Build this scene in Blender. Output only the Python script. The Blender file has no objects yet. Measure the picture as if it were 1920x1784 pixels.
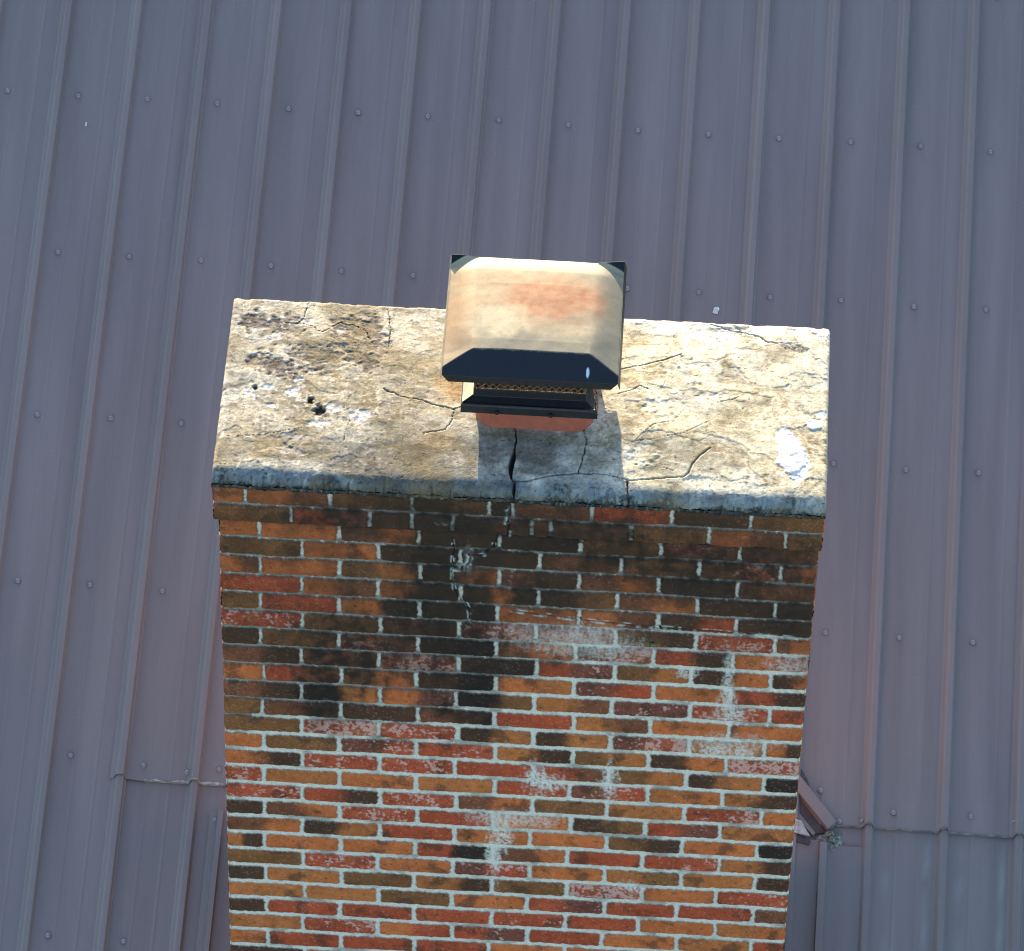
import bpy, math, random
import numpy as np
from mathutils import Vector

# ------------------------------------------------------------------ camera, sky, sun, exposure
scene = bpy.context.scene
COL = scene.collection
cam_data = bpy.data.cameras.new('camera')
cam_data.sensor_width = 36.0
cam_data.lens = 197.37
cam_data.clip_start = 0.1
cam_data.clip_end = 3000.0
cam = bpy.data.objects.new('camera', cam_data)
COL.objects.link(cam)
cam.location = (0.30148, -9.77333, 10.11989)
cam.rotation_mode = 'XYZ'
cam.rotation_euler = (0.77137, -0.020271, 0.053807)
scene.camera = cam

SUN_EL = 16.2       # degrees above the horizon
SUN_AZ = -11.0      # degrees clockwise from +Y (behind the chimney, a little to the left)
world = bpy.data.worlds.new('World')
scene.world = world
world.use_nodes = True
wn = world.node_tree
bg = wn.nodes['Background']
sky = wn.nodes.new('ShaderNodeTexSky')
sky.sky_type = 'NISHITA'
sky.sun_disc = False
sky.sun_elevation = math.radians(SUN_EL)
sky.sun_rotation = math.radians(SUN_AZ)
sky.altitude = 100
wn.links.new(sky.outputs[0], bg.inputs[0])
bg.inputs[1].default_value = 0.13
sd = bpy.data.lights.new('sun', 'SUN')
sd.energy = 5.0
sd.angle = math.radians(0.5)
sd.color = (1.0, 0.80, 0.53)
sun = bpy.data.objects.new('sun', sd)
COL.objects.link(sun)
_e, _a = math.radians(SUN_EL), math.radians(SUN_AZ)
to_sun = Vector((math.sin(_a) * math.cos(_e), math.cos(_a) * math.cos(_e), math.sin(_e)))
sun.rotation_euler = to_sun.to_track_quat('Z', 'Y').to_euler()
scene.view_settings.view_transform = 'Standard'
scene.view_settings.look = 'None'
scene.view_settings.gamma = 1.0
scene.view_settings.exposure = 1.75
scene.cycles.filter_width = 1.1

# ------------------------------------------------------------------ helpers
rnd = random.Random(7)

def grad_noise(x, y, seed):
    r = np.random.RandomState(seed)
    a = r.rand(256, 256) * 2 * math.pi
    gx, gy = np.cos(a), np.sin(a)
    xi = np.floor(x).astype(int); yi = np.floor(y).astype(int)
    xf = x - xi; yf = y - yi
    u = xf * xf * xf * (xf * (xf * 6 - 15) + 10); v = yf * yf * yf * (yf * (yf * 6 - 15) + 10)
    def g(i, j, dx, dy):
        ii = (xi + i) & 255; jj = (yi + j) & 255
        return gx[ii, jj] * dx + gy[ii, jj] * dy
    n00 = g(0, 0, xf, yf); n10 = g(1, 0, xf - 1, yf); n01 = g(0, 1, xf, yf - 1); n11 = g(1, 1, xf - 1, yf - 1)
    return ((n00 * (1 - u) + n10 * u) * (1 - v) + (n01 * (1 - u) + n11 * u) * v) * 1.5

def fbm(x, y, freq, octaves, seed, gain=0.5):
    s = 0; a = 1.0; t = 0
    for o in range(octaves):
        s = s + a * grad_noise(x * freq + o * 17.3, y * freq - o * 9.1, seed + o); t += a
        a *= gain; freq *= 2.03
    return s / t

def sstep(a, b, x):
    t = np.clip((x - a) / (b - a), 0, 1)
    return t * t * (3 - 2 * t)

def mix(a, b, t):
    return a * (1 - t[..., None]) + np.asarray(b) * t[..., None]

def poly_dist(x, y, pts):
    d = np.full(x.shape, 9.0)
    for (ax, ay), (bx, by) in zip(pts[:-1], pts[1:]):
        vx, vy = bx - ax, by - ay
        t = np.clip(((x - ax) * vx + (y - ay) * vy) / (vx * vx + vy * vy + 1e-12), 0, 1)
        d = np.minimum(d, np.hypot(x - ax - t * vx, y - ay - t * vy))
    return d

def blob(x, y, e, warp, soft=0.45, seed=0, freq=40):
    # soft, ragged ellipse mask (value 1 inside)
    r = np.hypot((x - e[0]) / e[2], (y - e[1]) / e[3])
    return 1 - sstep(1 - soft, 1 + soft, r + warp)

def link(name, me, mat, parent=None, smooth=False):
    o = bpy.data.objects.new(name, me)
    COL.objects.link(o)
    if mat is not None: me.materials.append(mat)
    if parent is not None: o.parent = parent
    if smooth: me.polygons.foreach_set('use_smooth', [True] * len(me.polygons))
    return o

def mesh(name, verts, faces, mat, parent=None, smooth=False):
    me = bpy.data.meshes.new(name)
    me.from_pydata([tuple(v) for v in verts], [], faces)
    me.update()
    return link(name, me, mat, parent, smooth)

def grid_mesh(name, P, C, mat, parent=None, smooth=True):
    n, m = P.shape[:2]
    me = bpy.data.meshes.new(name)
    idx = np.arange(n * m).reshape(n, m)
    q = np.stack([idx[:-1, :-1], idx[1:, :-1], idx[1:, 1:], idx[:-1, 1:]], -1).reshape(-1, 4)
    me.vertices.add(n * m); me.loops.add(q.size); me.polygons.add(len(q))
    me.vertices.foreach_set('co', P.reshape(-1).astype(np.float32))
    me.loops.foreach_set('vertex_index', q.reshape(-1).astype(np.int32))
    me.polygons.foreach_set('loop_start', (np.arange(len(q)) * 4).astype(np.int32))
    me.update(calc_edges=True)
    me.polygons.foreach_set('use_smooth', np.full(len(q), smooth))
    if C is not None:
        at = me.color_attributes.new('Col', 'FLOAT_COLOR', 'POINT')
        rgba = np.ones((n * m, 4), np.float32); rgba[:, :3] = np.clip(C.reshape(-1, 3), 0.001, 1)
        at.data.foreach_set('color', rgba.reshape(-1))
    o = link(name, me, mat, parent)
    return o

def box(V, F, x0, x1, y0, y1, z0, z1):
    b = len(V)
    V += [(x0, y0, z0), (x1, y0, z0), (x1, y1, z0), (x0, y1, z0), (x0, y0, z1), (x1, y0, z1), (x1, y1, z1), (x0, y1, z1)]
    F += [(b, b+3, b+2, b+1), (b+4, b+5, b+6, b+7), (b, b+1, b+5, b+4), (b+1, b+2, b+6, b+5), (b+2, b+3, b+7, b+6), (b+3, b, b+4, b+7)]

def empty(name, loc, label, cat, group=None):
    o = bpy.data.objects.new(name, None); COL.objects.link(o)
    o.location = loc; o.empty_display_size = 0.1
    o['label'] = label; o['category'] = cat
    if group: o['group'] = group
    return o

def new_mat(name):
    m = bpy.data.materials.new(name); m.use_nodes = True
    nt = m.node_tree; return m, nt, nt.nodes['Principled BSDF']

def N(nt, kind, **kw):
    n = nt.nodes.new(kind)
    for k, v in kw.items(): setattr(n, k, v)
    return n

def attr_material(name, rough, fine_scale, fine_amt, bump_scale, bump, spec=0.3):
    # colour from the surface's own colour attribute, broken up by fine procedural grain and bump
    m, nt, b = new_mat(name)
    at = N(nt, 'ShaderNodeAttribute', attribute_name='Col')
    tc = N(nt, 'ShaderNodeTexCoord')
    no = N(nt, 'ShaderNodeTexNoise'); no.inputs['Scale'].default_value = fine_scale; no.inputs['Detail'].default_value = 6
    mr = N(nt, 'ShaderNodeMapRange'); mr.inputs['From Min'].default_value = 0.3; mr.inputs['From Max'].default_value = 0.7
    mr.inputs['To Min'].default_value = 1 - fine_amt; mr.inputs['To Max'].default_value = 1 + fine_amt
    mx = N(nt, 'ShaderNodeVectorMath', operation='SCALE')
    nt.links.new(tc.outputs['Object'], no.inputs['Vector']); nt.links.new(no.outputs[0], mr.inputs[0])
    nt.links.new(at.outputs['Color'], mx.inputs[0]); nt.links.new(mr.outputs[0], mx.inputs['Scale'])
    nt.links.new(mx.outputs[0], b.inputs['Base Color'])
    n2 = N(nt, 'ShaderNodeTexNoise'); n2.inputs['Scale'].default_value = bump_scale; n2.inputs['Detail'].default_value = 5
    bp = N(nt, 'ShaderNodeBump'); bp.inputs['Strength'].default_value = bump; bp.inputs['Distance'].default_value = 0.002
    nt.links.new(tc.outputs['Object'], n2.inputs['Vector']); nt.links.new(n2.outputs[0], bp.inputs['Height'])
    nt.links.new(bp.outputs[0], b.inputs['Normal'])
    b.inputs['Roughness'].default_value = rough
    b.inputs['Specular IOR Level'].default_value = spec
    return m

def flat_material(name, col, rough=0.6, metallic=0.0, scale=60, amt=0.25, bump=0.1, spec=0.5, second=None):
    m, nt, b = new_mat(name)
    tc = N(nt, 'ShaderNodeTexCoord')
    no = N(nt, 'ShaderNodeTexNoise'); no.inputs['Scale'].default_value = scale; no.inputs['Detail'].default_value = 6
    cr = N(nt, 'ShaderNodeValToRGB')
    c2 = second or tuple(c * (1 - amt) for c in col)
    c1 = col if second else tuple(min(1, c * (1 + amt)) for c in col)
    cr.color_ramp.elements[0].position = 0.35; cr.color_ramp.elements[0].color = (*c2, 1)
    cr.color_ramp.elements[1].position = 0.65; cr.color_ramp.elements[1].color = (*c1, 1)
    nt.links.new(tc.outputs['Object'], no.inputs['Vector']); nt.links.new(no.outputs[0], cr.inputs[0])
    nt.links.new(cr.outputs[0], b.inputs['Base Color'])
    bp = N(nt, 'ShaderNodeBump'); bp.inputs['Strength'].default_value = bump; bp.inputs['Distance'].default_value = 0.002
    nt.links.new(no.outputs[0], bp.inputs['Height']); nt.links.new(bp.outputs[0], b.inputs['Normal'])
    b.inputs['Roughness'].default_value = rough; b.inputs['Metallic'].default_value = metallic
    b.inputs['Specular IOR Level'].default_value = spec
    return m

# surveyed places of cracks, patches, stains, warm glow, seams (metres, on the surface they belong to)
FT = {"CR":[[[[-0.022,0.179],[-0.018,0.147],[-0.019,0.091],[-0.026,0.049],[-0.023,0.012],[-0.013,-0.001],[-0.014,-0.049],[-0.015,-0.086]],0.0045,0.03],[[[-0.013,0.003],[0.013,0.005],[0.045,0.015],[0.078,0.029],[0.111,0.035],[0.144,0.041],[0.205,0.042],[0.252,0.03],[0.272,0.022],[0.299,0.028],[0.352,0.037],[0.408,0.047],[0.42,0.063],[0.426,0.086],[0.443,0.115],[0.469,0.146]],0.0028,0.012],[[[0.147,0.194],[0.159,0.145],[0.155,0.104],[0.143,0.041]],0.002,0.008],[[[-0.362,0.293],[-0.317,0.268],[-0.264,0.258],[-0.209,0.241],[-0.182,0.232],[-0.161,0.243]],0.002,0.008],[[[-0.182,0.232],[-0.184,0.188],[-0.197,0.161],[-0.254,0.145]],0.0016,0.006],[[[0.237,0.411],[0.284,0.426],[0.351,0.455],[0.388,0.477]],0.0022,0.008],[[[0.233,0.318],[0.267,0.334],[0.286,0.351],[0.317,0.334]],0.0025,0.008],[[[0.268,0.022],[0.273,-0.028],[0.274,-0.083]],0.003,0.012],[[[-0.577,0.609],[-0.583,0.549],[-0.597,0.525],[-0.639,0.525]],0.0015,0.006],[[[-0.584,0.526],[-0.533,0.49],[-0.488,0.537],[-0.432,0.517],[-0.401,0.465]],0.0015,0.006],[[[-0.372,0.595],[-0.362,0.517],[-0.362,0.448]],0.0015,0.005],[[[-0.745,0.109],[-0.672,0.114],[-0.619,0.129],[-0.554,0.149]],0.0018,0.007],[[[-0.435,0.188],[-0.446,0.154],[-0.449,0.097]],0.0015,0.005],[[[0.428,0.615],[0.497,0.587],[0.566,0.572],[0.608,0.544],[0.635,0.542]],0.0045,0.006],[[[0.391,0.065],[0.351,0.069],[0.283,0.079]],0.0014,0.004],[[[0.398,0.273],[0.375,0.233],[0.325,0.214],[0.28,0.154],[0.347,0.171],[0.4,0.188],[0.466,0.24]],0.002,0.005],[[[0.491,0.314],[0.525,0.325],[0.551,0.346]],0.002,0.006]],"CW":[[-0.563,0.103,0.0266,0.018],[-0.598,0.065,0.0168,0.02],[-0.558,0.064,0.0182,0.014],[-0.517,0.165,0.0266,0.012],[-0.489,0.223,0.0182,0.022],[-0.414,0.194,0.0224,0.024],[-0.66,0.287,0.0154,0.012],[-0.638,0.221,0.0126,0.008],[-0.594,0.276,0.0168,0.012],[-0.576,0.314,0.0154,0.01],[-0.577,0.53,0.0196,0.016],[-0.648,0.476,0.0196,0.014],[-0.463,0.382,0.0196,0.02],[-0.486,0.502,0.014,0.01],[-0.699,0.268,0.0252,0.02],[0.385,0.445,0.0266,0.024],[0.656,0.201,0.021,0.028],[0.673,0.142,0.028,0.052],[0.698,0.106,0.0196,0.04],[0.732,0.254,0.0168,0.016],[0.748,0.295,0.0126,0.01],[0.459,0.032,0.0364,0.018],[0.343,0.288,0.0559,0.028],[0.295,0.114,0.042,0.028],[-0.42,-0.019,0.0168,0.016],[-0.404,-0.054,0.0224,0.01],[-0.495,0.438,0.0252,0.018],[0.477,0.327,0.0392,0.02]],"CD":[[-0.458,0.496,0.0587,0.036],[-0.42,0.444,0.042,0.044],[-0.534,0.412,0.0587,0.028],[-0.604,0.352,0.042,0.02],[-0.666,0.367,0.042,0.032],[-0.617,0.511,0.0364,0.024],[-0.707,0.52,0.0336,0.028],[-0.404,0.504,0.028,0.032],[0.69,0.527,0.0224,0.016],[0.66,0.534,0.0252,0.012],[0.484,0.58,0.0699,0.014],[0.435,0.372,0.035,0.012]],"CO":[[-0.317,0.031,0.0839,0.08],[-0.386,0.253,0.0979,0.06],[-0.571,0.201,0.0979,0.08],[-0.674,0.137,0.0699,0.06],[-0.284,0.357,0.0629,0.06],[0.335,0.52,0.0699,0.05],[0.298,0.4,0.0629,0.044],[0.276,0.264,0.049,0.036],[0.586,0.306,0.1259,0.12],[0.496,0.129,0.0839,0.05],[0.61,0.443,0.035,0.04],[0.501,0.454,0.0224,0.048],[0.399,0.216,0.042,0.036],[-0.471,0.304,0.1119,0.04],[0.319,0.577,0.0839,0.024],[-0.002,0.149,0.0699,0.028],[0.093,0.146,0.0839,0.028],[0.028,0.094,0.0839,0.028],[0.199,0.163,0.035,0.032],[0.203,0.088,0.028,0.028],[-0.13,0.045,0.014,0.04]],"CP":[[-0.519,0.209,0.0126,0.018],[-0.544,0.245,0.0084,0.01],[0.737,0.239,0.0112,0.012],[0.7,0.523,0.0098,0.012],[-0.689,0.284,0.0056,0.008]],"CY":[[-0.215,0.118,0.049,0.044],[-0.187,0.326,0.0364,0.06]],"FS":[[-0.193,-0.086,0.1338,0.0957],[-0.232,-0.236,0.0845,0.1064],[-0.203,-0.353,0.0986,0.1064],[-0.244,-0.416,0.0704,0.0851],[-0.122,-0.307,0.0493,0.1064],[-0.146,-0.57,0.0845,0.0638],[-0.102,-0.731,0.0563,0.1277],[-0.17,-0.799,0.0493,0.0638],[-0.505,-0.763,0.0845,0.1277],[-0.449,-0.574,0.0986,0.1064],[-0.069,-0.204,0.0352,0.0532],[0.042,-0.354,0.0986,0.0638],[-0.152,-0.093,0.0845,0.0851],[-0.274,-0.025,0.1268,0.0532],[0.242,-0.2,0.1127,0.0638],[0.58,-0.213,0.1268,0.1064],[0.697,-0.382,0.0704,0.0851],[-0.284,-0.52,0.0845,0.0638]],"FW":[[0.552,-0.621,0.0113,0.0851],[0.554,-0.709,0.0197,0.0426],[0.567,-0.777,0.0366,0.0298],[0.066,-1.071,0.0282,0.0511],[0.109,-1.089,0.031,0.0298],[0.259,-1.064,0.0197,0.0553],[-0.019,-1.299,0.0254,0.0638],[-0.049,-1.367,0.0141,0.0383],[0.572,-0.885,0.0845,0.0255],[0.609,-0.929,0.0282,0.0255],[0.073,-0.508,0.0845,0.034],[0.183,-0.499,0.0563,0.0383],[0.253,-0.539,0.0704,0.0426],[0.157,-0.556,0.0845,0.0255],[0.722,-0.573,0.0563,0.0298],[-0.051,-1.24,0.0563,0.0255],[0.048,-1.239,0.0704,0.0255],[-0.123,-0.247,0.0141,0.0426],[-0.139,-0.272,0.0169,0.0213],[0.449,-0.629,0.0282,0.017],[0.532,-0.92,0.0423,0.0213],[-0.034,-1.41,0.0113,0.0638],[0.328,-1.491,0.0225,0.0213],[-0.193,-0.092,0.0141,0.0106]],"FC":[[[[-0.022,-0.087],[-0.028,-0.122],[-0.027,-0.144],[-0.046,-0.149],[-0.059,-0.168],[-0.062,-0.192],[-0.076,-0.208],[-0.089,-0.221],[-0.123,-0.224]],0.0035],[[[-0.118,-0.227],[-0.125,-0.257],[-0.147,-0.281],[-0.163,-0.274]],0.004],[[[-0.165,-0.162],[-0.163,-0.211],[-0.167,-0.271],[-0.165,-0.334],[-0.155,-0.365],[-0.14,-0.398],[-0.123,-0.417],[-0.117,-0.476]],0.0022],[[[-0.011,-0.422],[0.181,-0.443],[0.339,-0.455],[0.496,-0.459],[0.62,-0.465],[0.752,-0.471]],0.0035]],"COR":[[-0.022,-0.015],[-0.022,-0.054],[-0.027,-0.084]],"SEAML":[[-1.15,0.791],[-1.136,0.798],[-1.107,0.79],[-1.042,0.788],[-0.981,0.788],[-0.947,0.787],[-0.932,0.794],[-0.912,0.794],[-0.901,0.788],[-0.864,0.788],[-0.854,0.798]],"SEAMR":[[0.899,0.786],[0.918,0.79],[0.964,0.791],[0.998,0.792],[1.018,0.802],[1.04,0.793],[1.101,0.794],[1.208,0.797],[1.23,0.807],[1.25,0.803],[1.436,0.808]],"LS":[[-0.968,0.826],[-0.877,0.842],[0.849,0.9],[1.061,0.845],[1.282,0.849],[0.907,0.806],[0.972,0.812],[1.195,0.813],[1.406,0.84]],"SC":{"4,2":[-1.308,0.857],"4,3":[-1.094,0.84],"5,2":[-1.311,0.294],"5,3":[-1.097,0.293]},"CK":{"gap":[[0.787,0.943],[0.811,0.918],[0.823,0.885]],"top":[[0.823,0.885],[0.899,0.795],[0.875,0.772],[0.782,0.884],[0.785,0.929]],"dark":[[0.782,0.872],[0.867,0.771],[0.845,0.763],[0.784,0.842]],"strip":[[0.783,0.842],[0.845,0.763],[0.837,0.757],[0.783,0.805]],"white":[[0.784,0.792],[0.801,0.788],[0.824,0.748],[0.787,0.755]],"brown":[[0.781,0.751],[0.828,0.733],[0.824,0.723],[0.779,0.736]],"rib":[[0.85,0.725],[0.875,0.726],[0.859,0.402],[0.882,0.403]],"moss":[[0.89,0.749],[0.883,0.762],[0.902,0.742],[0.871,0.753],[0.892,0.726]],"line":[[0.937,0.659],[0.941,0.408]],"lrib":[[-0.87,0.708],[-0.85,0.71],[-0.859,0.279],[-0.843,0.28]],"lscrew":[[-0.874,0.681],[-0.874,0.307]],"drop":[[0.464,2.456]],"rr":[[1.436,0.813],[1.025,0.414],[0.905,0.405]]}}

# ------------------------------------------------------------------ materials
M_brick = attr_material('weathered_brick', 0.9, 260, 0.22, 420, 0.5)
M_crown = attr_material('old_cement', 0.92, 230, 0.16, 380, 0.7)
M_lid = attr_material('worn_lid_metal', 0.55, 120, 0.08, 60, 0.15, 0.22)
M_black = flat_material('black_painted_metal', (0.012, 0.014, 0.017), 0.45, scale=90, bump=0.1)
M_wire = flat_material('rusty_wire', (0.22, 0.13, 0.08), 0.55, 0.2, scale=80, second=(0.16, 0.08, 0.045))
M_clay = flat_material('clay_flue', (0.34, 0.095, 0.055), 0.85, scale=40, amt=0.12)
M_flue_in = flat_material('sooty_clay', (0.05, 0.035, 0.03), 0.9, scale=40)
M_moss = flat_material('moss_and_sealant', (0.26, 0.30, 0.27), 0.9, scale=120, second=(0.07, 0.085, 0.075), bump=0.6)
M_leaf = flat_material('green_leaf', (0.05, 0.16, 0.03), 0.6, scale=60)
M_seal = flat_material('dried_sealant', (0.42, 0.44, 0.42), 0.7, scale=90, second=(0.2, 0.21, 0.2))
M_lapdirt = flat_material('lap_dirt', (0.24, 0.27, 0.26), 0.9, scale=60, second=(0.09, 0.10, 0.10))
M_white = flat_material('white_debris', (0.62, 0.66, 0.66), 0.7, scale=70)
M_brown = flat_material('brown_metal', (0.060, 0.052, 0.056), 0.5, scale=40)
M_screw = flat_material('screw_metal', (0.36, 0.35, 0.38), 0.3, 0.5, scale=40)
M_rubber = flat_material('screw_washer', (0.15, 0.14, 0.15), 0.6, scale=40)
M_wall = flat_material('pale_house_wall', (0.45, 0.42, 0.38), 0.8, scale=8)

def roof_material():
    m, nt, b = new_mat('dark_roof_paint')
    tc = N(nt, 'ShaderNodeTexCoord')
    mp = N(nt, 'ShaderNodeMapping'); mp.inputs['Scale'].default_value = (9, 0.5, 1)
    a = N(nt, 'ShaderNodeTexNoise'); a.inputs['Scale'].default_value = 1.6; a.inputs['Detail'].default_value = 5
    c = N(nt, 'ShaderNodeTexNoise'); c.inputs['Scale'].default_value = 170; c.inputs['Detail'].default_value = 3
    nt.links.new(tc.outputs['Object'], mp.inputs[0]); nt.links.new(mp.outputs[0], a.inputs['Vector'])
    nt.links.new(tc.outputs['Object'], c.inputs['Vector'])
    cr = N(nt, 'ShaderNodeValToRGB')
    cr.color_ramp.elements[0].position = 0.3; cr.color_ramp.elements[0].color = (*ROOF_A, 1)
    cr.color_ramp.elements[1].position = 0.7; cr.color_ramp.elements[1].color = (*ROOF_B, 1)
    nt.links.new(a.outputs[0], cr.inputs[0])
    # sparse pale dust specks
    r2 = N(nt, 'ShaderNodeValToRGB'); r2.color_ramp.elements[0].position = 0.66; r2.color_ramp.elements[1].position = 0.80
    r2.color_ramp.elements[0].color = (0, 0, 0, 1); r2.color_ramp.elements[1].color = (0.5, 0.5, 0.5, 1)
    nt.links.new(c.outputs[0], r2.inputs[0])
    mx = N(nt, 'ShaderNodeMixRGB'); mx.inputs[2].default_value = (0.30, 0.32, 0.36, 1)
    nt.links.new(r2.outputs[0], mx.inputs[0]); nt.links.new(cr.outputs[0], mx.inputs[1])
    # chalky runs and lichen dust below the lap on the right-hand sheets
    at = N(nt, 'ShaderNodeAttribute', attribute_name='Col'); sp = N(nt, 'ShaderNodeSeparateColor')
    nt.links.new(at.outputs['Color'], sp.inputs[0])
    m3 = N(nt, 'ShaderNodeMixRGB'); m3.inputs[2].default_value = (0.26, 0.29, 0.28, 1)
    nt.links.new(sp.outputs[1], m3.inputs[0]); nt.links.new(mx.outputs[0], m3.inputs[1])
    nt.links.new(m3.outputs[0], b.inputs['Base Color'])
    bp = N(nt, 'ShaderNodeBump'); bp.inputs['Strength'].default_value = 0.08; bp.inputs['Distance'].default_value = 0.001
    nt.links.new(c.outputs[0], bp.inputs['Height']); nt.links.new(bp.outputs[0], b.inputs['Normal'])
    b.inputs['Roughness'].default_value = 0.42
    b.inputs['Specular IOR Level'].default_value = 0.5
    return m
ROOF_A = (0.160, 0.141, 0.141); ROOF_B = (0.205, 0.182, 0.180)
M_roof = roof_material()

# ------------------------------------------------------------------ chimney
HW = 0.757; CH = 0.0677; DEPTH = 0.60
chimney = empty('chimney', (0, 0.32, -2.3), 'weathered red and brown brick chimney with a cracked cement top', 'chimney')
def P0(o):  # children keep world coordinates
    o.location = (-chimney.location[0], -chimney.location[1], -chimney.location[2]); return o

def lin(c): return np.array([((v / 255) / 12.92 if v <= 10 else ((v / 255 + 0.055) / 1.055) ** 2.4) for v in c])
PAL = {'o': lin((190, 110, 66)), 't': lin((178, 110, 66)), 'v': lin((126, 86, 54)), 'b': lin((124, 78, 56)), 'r': lin((168, 80, 54)),
       'd': lin((80, 56, 42)), 'k': lin((46, 38, 33)), 'm': lin((120, 72, 60)), 'p': lin((158, 84, 62)), 's': lin((168, 80, 56)), 'w': lin((175, 190, 185))}
ROWS = {1: 'o|ob|v|dv|k|b|r|d|v|b', 2: 'v|rb|d|k|kb|o|b|v|ob|v',
 3: 'o|o|bo|d|k|v|m|mb|b', 4: 'v|o|dk|kd|b|v|bp|mo|v', 5: 'ob|o|vt|ko|md|bo|d|b', 6: 'r|ob|ok|dod|dv|bo|d|d', 7: 'v|r|ok|k|o|ob|dr|d',
 8: 's|v|bd|mp|p|vd|s|bo', 9: 'd|v|pm|k|bo|mp|rd|op', 10: 'bd|b|p|dk|rm|vt|do|do', 11: 'o|rb|vo|dk|ot|mr|o|rd', 12: 'bd|kt|om|kv|tb|m|s|r',
 13: 'v|bd|d|bd|r|tb|o|o', 14: 'v|p|s|dt|dt|mp|t|od', 15: 'o|v|ms|rs|td|vt|do|p', 16: 'od|s|s|r|rb|vt|dt|k', 17: 's|t|o|t|r|ms|to|td',
 18: 's|rd|s|bo|v|t|rp|o', 19: 'd|bo|s|r|o|dv|rm|t', 20: 'bo|dt|r|o|o|vd|o|k', 21: 'td|o|o|rk|bo|r|rs|td', 22: 'v|s|o|ms|o|tv|t|d',
 23: 'd|t|v|td|v|p|o|rs', 24: 't|t|v|o|rm|r|r|b', 25: 'd|r|r|r|rs|r|o|to', 26: 't|rs|or|rm|r|o|t|r', 27: 'o|r|r|r|o|o|t|o', 28: 'd|o|r|r|t|o|r|o'}
LJ = {1: [-.690, -.475, -.27, -.075, -.018, .183, .383, .583], 2: [-.575, -.375, -.27, -.165, .035, .082, .282, .480, .675]}

def joints(row, x0, x1, front):
    if front and row in LJ: return LJ[row]
    P = 0.2032; s = x0 + (P / 2 if row % 2 else P)
    j = []
    while s < x1 - 0.04: j.append(s); s += P
    if front and row >= 3:
        rr = random.Random(row * 13); j = [v + rr.uniform(-.004, .004) for v in j]
    return j

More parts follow.
